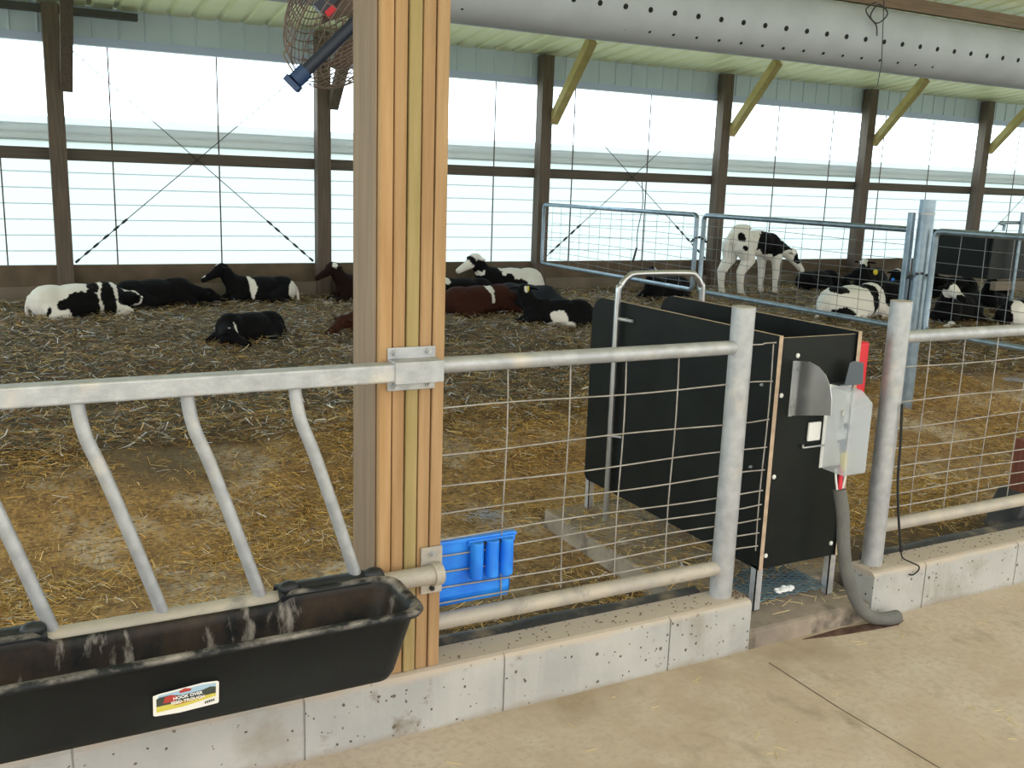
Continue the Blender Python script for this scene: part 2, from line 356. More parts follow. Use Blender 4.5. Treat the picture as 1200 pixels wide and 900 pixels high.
# belting strips behind the curbs
for (x0, x1, lb) in ((1.09, 2.16, 'black rubber belt lying behind the left curb under the wire fence'), (3.05, 5.2, 'black rubber belt lying behind the right curb')):
    b = MB(); n = 30; P = []
    for i in range(n+1):
        x = x0+(x1-x0)*i/n; P.append((x, 2.602+.008*math.sin(x*5), .142+.010*noise.noise((x*3, 1, 1))))
    b.tube(P, .046, 14, squash=.75)
    tag(b.build('rubber_belt', rubber), lb, 'belt')
def band(m, axis, lo, hi, col, nz=.0):
    N = m.node_tree.nodes; L = m.node_tree.links; B = N['Principled BSDF']; src = B.inputs['Base Color'].links[0].from_socket
    t = N.new('ShaderNodeTexCoord'); s_ = N.new('ShaderNodeSeparateXYZ'); L.new(t.outputs['Object'], s_.inputs[0])
    n = N.new('ShaderNodeTexNoise'); n.inputs['Scale'].default_value = 6; n.inputs['Detail'].default_value = 5; L.new(t.outputs['Object'], n.inputs['Vector'])
    a = N.new('ShaderNodeMath'); a.operation = 'MULTIPLY_ADD'; L.new(n.outputs[0], a.inputs[0]); a.inputs[1].default_value = nz; L.new(s_.outputs[axis], a.inputs[2])
    q = N.new('ShaderNodeMapRange'); q.inputs[1].default_value = lo; q.inputs[2].default_value = hi; L.new(a.outputs[0], q.inputs[0])
    x = N.new('ShaderNodeMix'); x.data_type = 'RGBA'; L.new(q.outputs[0], x.inputs[0]); L.new(src, x.inputs[6]); x.inputs[7].default_value = (*col, 1); L.new(x.outputs[2], B.inputs['Base Color'])
band(conc, 'Z', .243, .262, (.50, .43, .36), .05)
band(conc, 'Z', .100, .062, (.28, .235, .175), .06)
band(bed_m, 'Y', 3.7, 3.2, (.10, .066, .036), .6)
# ------------------------------------------------------------------ laminated wooden post
px0, px1, py0, py1 = .873, 1.067, 2.42, 2.632
t = thing('laminated_post', ((px0+px1)/2, (py0+py1)/2, .192), 'tall pale wooden post laminated from five boards beside the black trough', 'post')
wd = (px1-px0)/5
for k in range(5):
    a = px0+wd*k; gap = .0018; off = (0, .004, 0, .003, .001)[k]
    MB().box(a+gap, a+wd-gap, py0+off, py1, .192, roof_z(py1)-.01).build('board', [pine[k]], t, bevel=.004, seg=2)
MB().box(px0-.004, px0, py0+.022, py1-.004, .192, roof_z(py1)-.02).build('side_board', pine_grey, t, bevel=.002)
MB().box(px1+.001, px1+.006, 2.445, 2.50, .23, 1.19).build('steel_strap', galv, t)

# ------------------------------------------------------------------ feed front (left)
t = thing('feed_fence', (.3, 2.385, .5), 'galvanised feed fence with slanted bars above the black trough', 'fence')
MB().box(-1.8, .93, 2.358, 2.408, 1.073, 1.123).build('top_rail', galv, t, bevel=.006, seg=3)
MB().tube([(-1.8, 2.388, .498), (1.03, 2.388, .498)], .0275, 20).build('lower_rail', galv_dusty, t)
for xt in (-.375, -.125, .125, .37, .635):
    pts = smooth_path([(xt, 2.39, 1.075), (xt+.005, 2.39, 1.03), (xt+.018, 2.39, .975), (xt+.05, 2.39, .89), (xt+.105, 2.39, .72), (xt+.168, 2.39, .515)], 4)
    MB().tube(pts, .0165, 14).build('slant_bar', galv, t)
br = MB().prism([(2.418, 1.158), (2.413, 1.158), (2.413, 1.128), (2.352, 1.128), (2.352, 1.068), (2.413, 1.068), (2.413, 1.038), (2.418, 1.038)], 'x', .895, 1.035)
bro = br.build('clamp_bracket', galv, t, bevel=.003)
for x in (.915, 1.012):
    for z in (1.145, 1.052): bolt((x, 2.413, z), (0, -1, 0), .009, galv, bro)
pl = MB().box(1.000, 1.066, 2.411, 2.418, .43, .572).build('end_plate', galv_dusty, t, bevel=.002)
MB().tube([(1.022, 2.388, .498), (1.05, 2.392, .498)], .034, 20).build('pipe_collar', galv_dusty, t)
bolt((1.033, 2.411, .552), (0, -1, 0), .008, galv, pl); bolt((1.033, 2.411, .447), (0, -1, 0), .008, chain_m, pl)

# ------------------------------------------------------------------ trough
def rrect(x0, x1, y0, y1, r, z, n=5):
    out = []
    for cx, cy, a0 in ((x1-r, y1-r, 0), (x0+r, y1-r, 90), (x0+r, y0+r, 180), (x1-r, y0+r, 270)):
        for k in range(n+1):
            a = math.radians(a0+90*k/n); out.append((cx+r*math.cos(a), cy+r*math.sin(a), z))
    return out
TX0, TX1, TY0, TY1 = -.275, .885, 2.10, 2.352
tr = thing('feed_trough', ((TX0+TX1)/2, 2.23, .33), 'long black plastic trough hooked over the lower rail of the feed fence', 'trough')
b = MB(); rings = [rrect(TX0+.085, TX1-.085, TY0+.085, TY1-.06, .03, .325), rrect(TX0+.06, TX1-.06, TY0+.055, TY1-.03, .045, .335), rrect(TX0+.05, TX1-.05, TY0+.045, TY1-.022, .05, .355),
 rrect(TX0+.012, TX1-.012, TY0+.016, TY1-.008, .045, .518), rrect(TX0-.004, TX1+.004, TY0, TY1, .05, .520), rrect(TX0-.010, TX1+.010, TY0-.006, TY1+.004, .055, .528), rrect(TX0-.008, TX1+.008, TY0-.004, TY1+.003, .055, .537),
 rrect(TX0+.004, TX1-.004, TY0+.008, TY1-.004, .05, .541), rrect(TX0+.018, TX1-.018, TY0+.022, TY1-.014, .045, .534), rrect(TX0+.024, TX1-.024, TY0+.028, TY1-.018, .045, .51),
 rrect(TX0+.056, TX1-.056, TY0+.055, TY1-.030, .05, .365), rrect(TX0+.075, TX1-.075, TY0+.075, TY1-.048, .03, .343)]
n = len(rings[0])
def zc(p):   # the back rim dips between the hooks so that the rail shows
    x, y, z = p
    if z > .50 and y > TY1-.08 and .035 < x < .575: z -= .028
    return (x, y, z)
for r in rings:
    # densify the long sides so that the dip has shape
    q = []
    for i in range(n):
        a = Vector(r[i]); c = Vector(r[(i+1) % n]); m = 24 if (a-c).length > .5 else 1
        for j in range(m): q.append(zc(tuple(a.lerp(c, j/m))))
    r[:] = q
n = len(rings[0])
for r in rings: b.v += r
for i in range(len(rings)-1):
    for k in range(n): b.face((i*n+k, i*n+(k+1) % n, (i+1)*n+(k+1) % n, (i+1)*n+k), True)
b.face([k for k in range(n)]); b.face([(len(rings)-1)*n+k for k in range(n)])
tmat = mat('trough_plastic', (.010, .012, .014), .48, 0, (.015, .018, .020), 5, bump=.08, bscale=220, spec=.22)
def wear_and_pale_rim(m):   # manure and dust inside the trough, pale beige patches along its rim
    N = m.node_tree.nodes; L = m.node_tree.links; B = N['Principled BSDF']; base = B.inputs['Base Color'].links[0].from_socket
    g = N.new('ShaderNodeTexCoord'); s_ = N.new('ShaderNodeSeparateXYZ'); L.new(g.outputs['Object'], s_.inputs[0])
    def nz(sc_, lo, hi, st, sd):
        mp = N.new('ShaderNodeMapping'); L.new(g.outputs['Object'], mp.inputs[0]); mp.inputs['Scale'].default_value = st; mp.inputs['Location'].default_value = (sd, sd, sd)
        n_ = N.new('ShaderNodeTexNoise'); n_.inputs['Scale'].default_value = sc_; n_.inputs['Detail'].default_value = 7; n_.inputs['Roughness'].default_value = .65; L.new(mp.outputs[0], n_.inputs['Vector'])
        r_ = N.new('ShaderNodeMapRange'); r_.inputs[1].default_value = lo; r_.inputs[2].default_value = hi; L.new(n_.outputs[0], r_.inputs[0]); return r_.outputs[0]
    def mul(a, c):
        x_ = N.new('ShaderNodeMath'); x_.operation = 'MULTIPLY'; L.new(a, x_.inputs[0]); L.new(c, x_.inputs[1]); return x_.outputs[0]
    def rng_(s, lo, hi):
        r_ = N.new('ShaderNodeMapRange'); r_.inputs[1].default_value = lo; r_.inputs[2].default_value = hi; L.new(s, r_.inputs[0]); return r_.outputs[0]
    def over(fac, col):
        nonlocal base
        x_ = N.new('ShaderNodeMix'); x_.data_type = 'RGBA'; L.new(fac, x_.inputs[0]); L.new(base, x_.inputs[6]); x_.inputs[7].default_value = (*col, 1); base = x_.outputs[2]
    inner = rng_(s_.outputs['Y'], -.07, -.05)      # everything behind the outer front wall
    notrim = rng_(s_.outputs['Z'], .205, .17)
    over(mul(mul(inner, notrim), nz(5, .42, .62, (1, 1, .7), 0)), (.060, .042, .030))
    over(mul(mul(inner, notrim), nz(9, .56, .66, (1.6, 1, .45), 4)), (.34, .31, .28))
    over(mul(rng_(s_.outputs['Z'], .196, .206), nz(14, .44, .62, (.6, 1, 1), 9)), (.30, .27, .24))
    L.new(base, B.inputs['Base Color'])
wear_and_pale_rim(tmat)
b.build('tub', tmat, tr)
for x0, x1 in ((-.262, .03), (.578, .872)):    # two hooks shaped over the rail
    prof = [(2.336, .532)] + [(2.388-.040*math.cos(a), .502+.040*math.sin(a)) for a in np.linspace(.35, math.pi+.1, 12)]
    prof += [(2.388-.033*math.cos(a), .502+.033*math.sin(a)) for a in np.linspace(math.pi+.1, .2, 12)] + [(2.346, .512), (2.338, .500)]
    hk = MB().prism(prof, 'x', x0, x1).build('rail_hook', blackp, tr, bevel=.002)
    for x in (x0+.03, x1-.03):
        MB().ball((x, 2.372, .536), (.030, .024, .020), 12).build('hook_stud', blackp, hk)
# label
st = thing('trough_label', (.302, 2.112, .38), 'small colourful printed sticker on the front of the black trough', 'sticker')
def fy(z): return 2.1135 + (.518-z)*.178 - .0022
def decal(name, poly, m, d, parent):
    b = MB(); b.v += [(x, fy(z)-d, z) for x, z in poly]; b.v += [(x, fy(z)-d+.0006, z) for x, z in poly]; k = len(poly)
    b.face(range(k)); b.face(range(2*k-1, k-1, -1))
    for i in range(k): b.face((i, (i+1) % k, k+(i+1) % k, k+i))
    return b.build(name, m, parent)
LX, LZ = .231, .382
def lp(u, v): return (LX + u*.146, LZ + v*.064 + .0*u)
lab = {k: mat('sticker_'+k, c, .5) for k, c in dict(white=(.80, .78, .74), sky=(.36, .52, .66), red=(.42, .05, .04), dark=(.05, .06, .05), yellow=(.62, .55, .10), green=(.25, .30, .08), ink=(.9, .9, .9)).items()}
decal('backing', [lp(*q) for q in ((.03,0), (.4,-.05), (.97,.02), (1,.06), (1,.94), (.97,1.), (.75,1.04), (.1,.93), (0,.88), (0,.05))], lab['white'], .0008, st)
decal('sky_print', [lp(*q) for q in ((.05,.5), (.95,.6), (.95,.93), (.75,.97), (.08,.86))], lab['sky'], .0014, st)
decal('field_print', [lp(*q) for q in ((.05,.15), (.5,.2), (.95,.36), (.95,.6), (.05,.5))], lab['yellow'], .0014, st)
decal('trees_print', [lp(*q) for q in ((.05,.40), (.3,.42), (.6,.47), (.95,.50), (.95,.78), (.86,.82), (.74,.74), (.62,.72), (.42,.70), (.26,.80), (.10,.78), (.05,.72))], lab['dark'], .0018, st)
decal('barn_print', [lp(*q) for q in ((.15,.5), (.34,.5), (.36,.7), (.28,.80), (.18,.76))], lab['red'], .0022, st)
decal('logo_print', [lp(*q) for q in ((.40,.80), (.56,.82), (.58,.90), (.48,.97), (.39,.89))], lab['red'], .0022, st)
decal('strip_print', [lp(*q) for q in ((.32,.33), (.74,.40), (.74,.44), (.32,.37))], lab['red'], .0024, st)
for i in range(5): decal('code_print', [lp(.78+i*.032, .12+i*.01), lp(.80+i*.032, .12+i*.01), lp(.80+i*.032, .22+i*.01), lp(.78+i*.032, .22+i*.01)], lab['dark'], .0022, st)
def text_obj(s, size, x, z, tilt, parent, m):
    c = bpy.data.curves.new('t', 'FONT'); c.body = s; c.size = size; c.align_x = 'CENTER'; c.extrude = .0003; c.offset = size*.02
    o = bpy.data.objects.new('t', c); C.objects.link(o); bpy.context.view_layer.update()
    me = bpy.data.meshes.new_from_object(o.evaluated_get(bpy.context.evaluated_depsgraph_get())); bpy.data.objects.remove(o)
    me.materials.clear(); me.materials.append(m)
    t_ = bpy.data.objects.new('lettering', me); C.objects.link(t_); t_.parent = parent
    t_.location = Vector((x, fy(z)-.0034, z))-parent.location
    t_.rotation_euler = (math.radians(90+10), 0, 0)
    t_.rotation_euler.rotate_axis('Z', tilt); return t_
a, c = lp(.52, .585); text_obj('HOOK OVER', .0112, a, c, .03, st, lab['ink'])
a, c = lp(.52, .40); text_obj('FEED TROUGH', .0112, a, c, .03, st, lab['ink'])

# ------------------------------------------------------------------ pipe fences with wire panels
def pipe_fence(xp, side, x_far, zb, label, zs, xv, waves):
    t = thing('pipe_fence', (xp, 2.485, .19), label, 'fence', 'pipe and wire fences on the curb')
    po = MB().tube([(xp, 2.485, .188), (xp, 2.485, 1.222)], .0395, 24).build('post', galv, t)
    MB().tube([(xp, 2.485, 1.2221), (xp, 2.485, 1.2245)], .0405, 24).build('post_cap', galv_dusty, po)
    MB().tube([(xp-side*.03, 2.485, 1.087), (x_far, 2.485, 1.087)], .0238, 20).build('top_rail', galv, t)
    MB().tube([(xp-side*.03, 2.485, zb), (x_far, 2.485, zb)], .026, 20).build('bottom_rail', galv_dusty, t)
    return t
zsL = (.955, .818, .716, .632, .556, .503, .448, .395, .345)
t = pipe_fence(2.182, 1, 1.074, .298, 'galvanised pipe and wire fence between the laminated post and the feeding stall', 0, 0, 0)
b = MB()
for z in (1.092,)+zsL:
    x0 = 2.2 if z > 1.05 else 1.078
    pts = [(x, 2.50, z + (.004*math.sin(x*6+z*20) if x < 2.3 else 0)) for x in np.linspace(x0, 2.352, 16)]
    b.tube(pts, .0027, 6)
for x in (1.31, 1.528, 1.735, 1.943, 2.348):
    b.tube([(x+.004*math.sin(z*9), 2.506, z) for z in np.linspace(.325, 1.085, 8)], .0025, 6)
b.build('wire_mesh', wire_m, t)
t = pipe_fence(2.935, -1, 6.2, .340, 'galvanised pipe and wire fence on the right curb with a black cord hanging from it', 0, 0, 0)
b = MB()
for z in zsL+(1.0,):
    if z == 1.0: continue
    b.tube([(x, 2.50, z+.012+.004*math.sin(x*5+z*20)) for x in np.linspace(2.965, 6.2, 24)], .0027, 6)
for k in range(15):
    x = 3.145+.2*k
    b.tube([(x+.004*math.sin(z*9), 2.506, z) for z in np.linspace(.36, 1.085, 6)], .0025, 6)
b.build('wire_mesh', wire_m, t)
t = thing('bungee_cord', (2.96, 2.44, .2), 'thin black elastic cord with a wire hook hanging beside the right pipe post', 'cord')
MB().tube(smooth_path([(2.945, 2.438, .84), (2.958, 2.436, .70), (2.968, 2.436, .55), (2.988, 2.434, .42), (3.022, 2.43, .265)]), .0048, 8).build('elastic', cord_m, t)
MB().ball((3.024, 2.428, .255), (.009, .009, .014), 8).build('knot', cord_m, t)
MB().tube(smooth_path([(3.024, 2.428, .25), (3.03, 2.42, .222), (3.06, 2.40, .205), (3.085, 2.388, .192), (3.085, 2.386, .175), (3.06, 2.388, .160), (3.04, 2.39, .163)]), .003, 7).build('hook', cord_m, t)

# ------------------------------------------------------------------ blue hook-over feeder
t = thing('blue_feeder', (1.24, 2.58, .3), 'bright blue plastic feeder hooked on the wire fence beside the laminated post', 'feeder')
b = MB(); X0b, X1b = 1.085, 1.345
prof_o = [(2.512, .535), (2.512, .36), (2.525, .325), (2.60, .318), (2.66, .34), (2.690, .42), (2.690, .43), (2.678, .43), (2.65, .352), (2.60, .332), (2.53, .338), (2.522, .365), (2.522, .535)]
b.prism(prof_o, 'x', X0b, X1b)
b.prism([(2.512, .53), (2.512, .36), (2.525, .325), (2.60, .318), (2.66, .34), (2.69, .43)], 'x', X1b-.008, X1b)
b.prism([(2.512, .53), (2.512, .36), (2.525, .325), (2.60, .318), (2.66, .34), (2.69, .43)], 'x', X0b, X0b+.008)
b.build('tub', blue, t, bevel=.003)
b = MB()
for cx in (1.215, 1.268, 1.318):
    ring = []
    for a in np.linspace(0, math.pi, 9): ring.append((cx-.021*math.cos(a), 2.492-.024*math.sin(a)))
    b.prism(ring+[(cx+.022, 2.496), (cx-.022, 2.496)], 'z', .415, .532)
b.prism([(1.19, 2.496), (1.35, 2.496), (1.35, 2.522), (1.19, 2.522)], 'z', .518, .535)
b.prism([(1.085, 2.506), (1.36, 2.506), (1.36, 2.530), (1.085, 2.530)], 'z', .528, .541)
b.build('hook_rim', blue, t, bevel=.003)
for cx in (1.242, 1.293): MB().tube([(cx, 2.489, .524), (cx, 2.496, .524)], .006, 8).build('drain_hole', dark, t)

# ------------------------------------------------------------------ calf feeding stall
t = thing('feeding_stall', (2.57, 3.1, .1), 'black panelled calf feeding stall with a curved steel grab rail', 'feeding stall')
def side_profile(y0, y1, zt, zb):
    p = [(y0, zb), (y0, zt)]
    for a in np.linspace(90, 0, 9): p.append((y1-.09+.09*math.cos(math.radians(a)), zt-.09+.09*math.sin(math.radians(a))))
    p += [(y1, zb+.02), (y1-.02, zb)]; return p
for x in (2.362, 2.742):
    sp_ = MB().prism(side_profile(2.495, 3.705, 1.115, .250), 'x', x, x+.018, capm=1).build('side_panel', [plyedge, blackbox], t)
    for y, z in ((2.56, .93), (2.58, .62), (3.3, .9)):
        if x < 2.5: bolt((x, y, z), (-1, 0, 0), .006, galv, sp_)
fp = MB(); fp.prism([(2.381, .25), (2.741, .25), (2.741, 1.105), (2.381, 1.105)], 'y', 2.503, 2.518, capm=1)
fpo = fp.build('front_panel', [plyedge, blackbox], t)
for x, z in ((2.40, .90), (2.40, .60), (2.395, .30), (2.72, .30), (2.46, 1.04)): MB().ball((x, 2.501, z), (.009, .006, .009), 10).build('bolt_head', white_p, fpo)
for x, y in ((2.362, 2.505), (2.728, 2.505), (2.362, 3.66), (2.728, 3.66)):
    q = MB().box(x, x+.030, y, y+.004, .088, .26).box(x, x+.004, y, y+.030, .088, .26); q.build('leg', galv, t)
hp = smooth_path([(2.338, 3.47, .10), (2.338, 3.47, .6), (2.338, 3.47, 1.12), (2.352, 3.47, 1.185), (2.385, 3.47, 1.222), (2.44, 3.47, 1.236), (2.70, 3.47, 1.236), (2.752, 3.47, 1.222), (2.782, 3.47, 1.185), (2.795, 3.47, 1.12), (2.795, 3.47, .6), (2.795, 3.47, .10)], 6)
hr = MB().tube(hp, .0135, 14).build('grab_rail', steel, t)
MB().tube([(2.330, 3.47, 1.045), (2.375, 3.40, 1.045)], .006, 8).tube([(2.338, 3.45, 1.045), (2.352, 3.37, 1.045)], .008, 6).build('rail_clip', galv, hr)
MB().tube([(2.325, 3.47, .52), (2.365, 3.42, .52)], .006, 8).build('rail_clip', galv, hr)
# drinking station: steel hood
hd = MB(); arc = [(2.50, .822), (2.502, 1.012), (2.46, 1.022), (2.405, 1.015), (2.365, .995), (2.335, .965), (2.322, .93), (2.318, .865), (2.322, .862)]
hd.prism([(2.50, .822), (2.502, 1.022), (2.44, 1.030), (2.395, 1.020), (2.360, .998), (2.335, .965), (2.322, .925), (2.318, .865)], 'x', 2.456, 2.459)
hd.box(2.440, 2.458, 2.499, 2.503, .82, 1.022)
ho = hd.build('steel_hood', steel, t, bevel=.001)
for z in (.99, .86): MB().ball((2.448, 2.498, z), .005, 8).build('bolt_head', galv, ho)
MB().prism([(2.66, .93), (2.752, .93), (2.745, 1.005), (2.70, 1.015), (2.675, 1.010)], 'y', 2.46, 2.463).box(2.64, 2.752, 2.462, 2.503, .925, .93).build('hood_end', mat('dark_steel', (.10, .12, .15), .35, .6), t)
MB().box(2.54, 2.60, 2.492, 2.502, .72, .79).build('switch_plate', white_p, t, bevel=.004)
MB().tube([(2.515, 2.49, .700), (2.62, 2.49, .700)], .004, 8).tube([(2.515, 2.49, .700), (2.515, 2.49, .712)], .004, 8).build('latch_rod', steel, t)
# milky valve cover
cx0, cx1, cy0, cy1, cz0, cz1 = 2.632, 2.745, 2.395, 2.500, .605, .915
b = MB()
P = [(cx0, cy1, cz0), (cx1, cy1, cz0), (cx1, cy0, cz0), (cx0, cy0, cz0), (cx0, cy1, cz1), (cx1, cy1, cz1-.005), (cx1, cy0, cz1-.045), (cx0, cy0, cz1-.065), (cx0+.02, cy0+.04, cz1-.012), (cx1-.02, cy0+.04, cz1-.004)]
b.v += P
for q in ((0,3,7,8,4), (3,2,6,7), (2,1,5,9,6), (7,6,9,8), (8,9,5,4), (0,1,2,3)): b.face(q)
co = b.build('valve_cover', cover_m, t, bevel=.007, seg=3)
MB().box(2.618, 2.762, 2.500, 2.506, .61, .925).build('cover_plate', white_p, co)
MB().tube([(2.655, 2.44, .84), (2.655, 2.44, .76)], .015, 12).build('valve_body', white_p, co)
MB().ball((2.655, 2.42, .785), .013, 10).build('valve_knob', mat('grey_plastic', (.10, .12, .15), .5), co)
MB().tube([(2.66, 2.44, .73), (2.66, 2.44, .68)], .010, 10).tube([(2.635, 2.44, .725), (2.69, 2.44, .725)], .005, 8).build('valve_lever', mat('slate_plastic', (.10, .12, .16), .5), co)
MB().tube([(2.665, 2.435, .685), (2.667, 2.435, .655), (2.668, 2.435, .615)], [.013, .014, .009], 12).build('hose_fitting', yellow, co)
# red part at the far side
MB().box(2.762, 2.832, 2.515, 2.60, .85, 1.07).build('side_box', red, t, bevel=.012, seg=3)
# tubes and insulated hose
hs = thing('insulated_hose', (2.75, 2.43, .05), 'thick grey insulated hose dropping from the milky cover to the floor', 'hose')
MB().tube(smooth_path([(2.652, 2.425, .545), (2.662, 2.405, .45), (2.675, 2.40, .34), (2.705, 2.395, .22), (2.75, 2.375, .11), (2.80, 2.355, .052), (2.87, 2.345, .030), (2.945, 2.345, .024)], 8), [.024]*50+[.026]*7, 16).build('foam_sleeve', grey_foam, hs)
MB().tube(smooth_path([(2.665, 2.44, .64), (2.662, 2.435, .60), (2.655, 2.428, .53)]), .008, 10).build('red_tube', red, hs)
MB().tube(smooth_path([(2.638, 2.44, .62), (2.640, 2.435, .58), (2.648, 2.428, .53)]), .004, 8).tube(smooth_path([(2.69, 2.44, .62), (2.683, 2.435, .58), (2.665, 2.428, .53)]), .004, 8).build('thin_tubes', white_p, hs)
MB().tube([(2.945, 2.345, .024), (2.965, 2.345, .018)], [.012, .008], 8).build('hose_end', cord_m, hs)
# grate
b = MB()
for i in range(13):
    for j in range(11):
        cx = 2.405+i*.027; cy = 2.52+j*.0234+(.0117 if i % 2 else 0)
        ring = [(cx+.0155*math.cos(math.radians(60*k)), cy+.0135*math.sin(math.radians(60*k)), .118) for k in range(6)]
        b.tube(ring, .0027, 4, closed=True)
tag(b.build('drain_mat', mat('blue_grey_mat', (.10, .19, .25), .5)), 'blue-grey honeycomb drain mat under the black stall', 'mat')
b = MB()
for k in range(22): b.ball((2.545+random.gauss(0,.022), 2.535+random.gauss(0,.012), .122+random.random()*.01), (random.uniform(.006,.016),)*2+(random.uniform(.004,.010),), 6)
tag(b.build('milk_powder', mat('white_powder', (.85, .86, .88), .8)), 'small heap of white milk powder on the drain mat', 'powder', kind='stuff')
# flat patch for the slot beside the hose: red dirt, hole's shade painted in
b = MB(); pts = [(2.50, 2.385), (2.70, 2.395), (2.90, 2.372), (2.985, 2.345), (2.93, 2.325), (2.80, 2.335), (2.64, 2.355)]
b.prism(pts, 'z', -.01, .0025)
tag(b.build('crevice_shade_patch', mat('red_dirt_with_shade', (.05, .025, .018), .8, 0, (.14, .08, .055), 30)), 'dark patch of dirt and painted shade for the floor crevice below the grey hose', 'crevice')
b = MB().beam((2.263, 2.30, .0008), (2.262, 1.98, .0008), .004, .001).beam((2.262, 1.98, .0008), (2.285, 1.55, .0008), .0035, .001).beam((2.285, 1.55, .0008), (2.27, .6, .0008), .003, .001)
tag(b.build('floor_crack', mat('crack_dirt', (.13, .10, .07), .9)), 'thin dark crack running across the concrete aisle floor', 'crack')
# block at the right frame edge
s = thing('stub_post', (4.16, 2.66, .1), 'reddish brown stub post standing in a black base at the right edge', 'post')
MB().box(4.11, 4.24, 2.66, 2.75, .1, .52).build('stub', wood('red_brown_wood', (.16, .05, .035), (.24, .09, .06)), s, bevel=.004)
MB().prism([(4.03, .09), (4.30, .09), (4.30, .28), (4.11, .28), (4.07, .22)], 'y', 2.64, 2.80).build('base', rubber, s, bevel=.01)

# ------------------------------------------------------------------ gates between the pens
def gate(y0, y1, label, nv, seed):
    X = 5.52
    g = thing('wire_gate', (X, (y0+y1)/2, .7), label, 'gate', 'tubular gates dividing the pens')
    z0, z1, r = .712, 1.385, .04
    def rr(y, z, a): return (X, y+r*math.cos(math.radians(a)), z+r*math.sin(math.radians(a)))
    P = [rr(y0-r, z1-r, a) for a in (0, 30, 60, 90)] + [rr(y1+r, z1-r, a) for a in (90, 120, 150, 180)] + [rr(y1+r, z0+r, a) for a in (180, 210, 240, 270)] + [rr(y0-r, z0+r, a) for a in (270, 300, 330, 360)]
    MB().tube(P, .021, 12, closed=True).build('frame', galv_blue, g)
    b = MB(); L_ = y0-y1
    for k in range(1, nv): 
        y = y1+L_*k/nv; b.tube([(X, y+.01*math.sin(k+seed), z0), (X, y, (z0+z1)/2), (X, y-.01*math.sin(k*2+seed), z1)], .0021, 5)
    for z in (.78, .85, .92, 1.0, 1.09, 1.19, 1.29): b.tube([(X, y, z+.010*math.sin(y*2.1+z*9+seed)) for y in np.linspace(y1, y0, 12)], .0021, 5)
    b.build('wire_mesh', gate_wire, g); return g
gate(9.80, 7.00, 'far wire gate hinged on the back wall post', 14, 0)
gate(6.90, 4.66, 'middle wire gate in front of the standing calf', 11, 2)
g3 = gate(4.46, 2.72, 'near wire gate on the right of the round steel post', 9, 4)
gp = thing('gate_post', (5.53, 4.56, .15), 'galvanised round steel gate post with a chain between the wire gates', 'post')
MB().tube([(5.53, 4.56, .12), (5.53, 4.56, 1.59)], .052, 20).build('pipe', galv_blue, gp)
MB().tube([(5.53, 4.56, 1.49), (5.53, 4.56, 1.502)], .055, 20).build('collar', galv, gp)
MB().box(5.44, 5.475, 4.60, 4.64, .35, 1.50).build('hinge_tube', galv_blue, gp, bevel=.004)
def chain(p, r, parent):
    b = MB(); n = 14
    for k in range(n):
        a = 2*math.pi*k/n; c = Vector(p)+Vector((math.cos(a)*r, math.sin(a)*r, .02*math.sin(a*2)))
        b.ball(c, (.014, .014, .010), 6)
    return b.build('chain', chain_m, parent)
chain((5.53, 4.56, 1.08), .075, gp)
oc = tag(chain((5.52, 6.95, 1.17), .065, None), 'dark chain tying the far and middle wire gates together', 'chain')
# second stall far right
t2 = thing('far_stall', (10.6, 6.9, .3), 'dark feeding stall with a silver rail among the calves far right', 'feeding stall')
MB().prism([(9.85, .72), (12.2, .72), (12.2, 1.24), (9.88, 1.24)], 'y', 7.2, 7.24).build('front_panel', blackbox, t2)
MB().prism([(7.24, .72), (8.1, .72), (8.1, 1.24), (7.24, 1.24)], 'x', 9.85, 9.90).build('side_panel', blackbox, t2)
MB().box(9.9, 12.2, 7.12, 7.19, .60, .70).build('lower_board', wallc, t2)
MB().tube(smooth_path([(9.95, 7.15, 1.27), (9.96, 7.15, 1.335), (10.03, 7.15, 1.36), (12.2, 7.15, 1.36)], 5), .018, 8).build('rail', galv_blue, t2)
MB().tube([(10.2, 7.12, .3), (10.2, 7.12, 1.48)], .022, 8).build('leg', galv_blue, t2); MB().tube([(12.1, 7.12, .3), (12.1, 7.12, 1.3)], .022, 8).build('leg', galv_blue, t2)

# ------------------------------------------------------------------ basket fan
fc = Vector((1.40, 4.0, 2.30)); bar = (R_*.72+U_*.70).normalized(); ax = (-R_*.70+U_*.72).normalized(); sd = ax.cross(bar).normalized()
# the fan disc holds 'bar' and 'sd'; its axis is 'ax'
fc = Vector((0, 0, 1.6)) + (F_ + R_*(447-600)/1129.14 - U_*(-4-450)/1129.14)*4.0
fn = thing('barn_fan', fc, 'round basket fan hanging high behind the laminated post', 'fan')
rad = .47
def at_px(u, v, d): return Vector((0, 0, 1.6)) + (F_ + R_*(u-600)/1129.14 - U_*(v-450)/1129.14)*d
def dome(h, side, name):
    b = MB()
    for k in range(2, 17):
        rr = rad*k/16; zz_ = h*math.sqrt(max(0, 1-(k/16)**2.4)); ring = []
        for j in range(40):
            a = 2*math.pi*j/40; ring.append(fc+ax*side*(zz_+.03)+(bar*math.cos(a)+sd*math.sin(a))*rr)
        b.tube(ring, .0026, 4, closed=True)
    for j in range(60):
        a = 2*math.pi*j/60; dd = bar*math.cos(a)+sd*math.sin(a)
        b.tube([fc+dd*rad*(k/9)+ax*side*(.03+h*math.sqrt(max(0, 1-(k/9)**2.4))) for k in (1.2, 3, 4.5, 6, 7.5, 8.5, 9)], .0024, 4)
    b.build(name, fan_wire, fn)
dome(.20, 1, 'wire_guard'); dome(.09, -1, 'wire_guard')
p0 = at_px(349, 92, 3.62)
MB().tube([p0, p0+bar*.75], .0235, 16).build('cross_tube', fan_bar, fn)
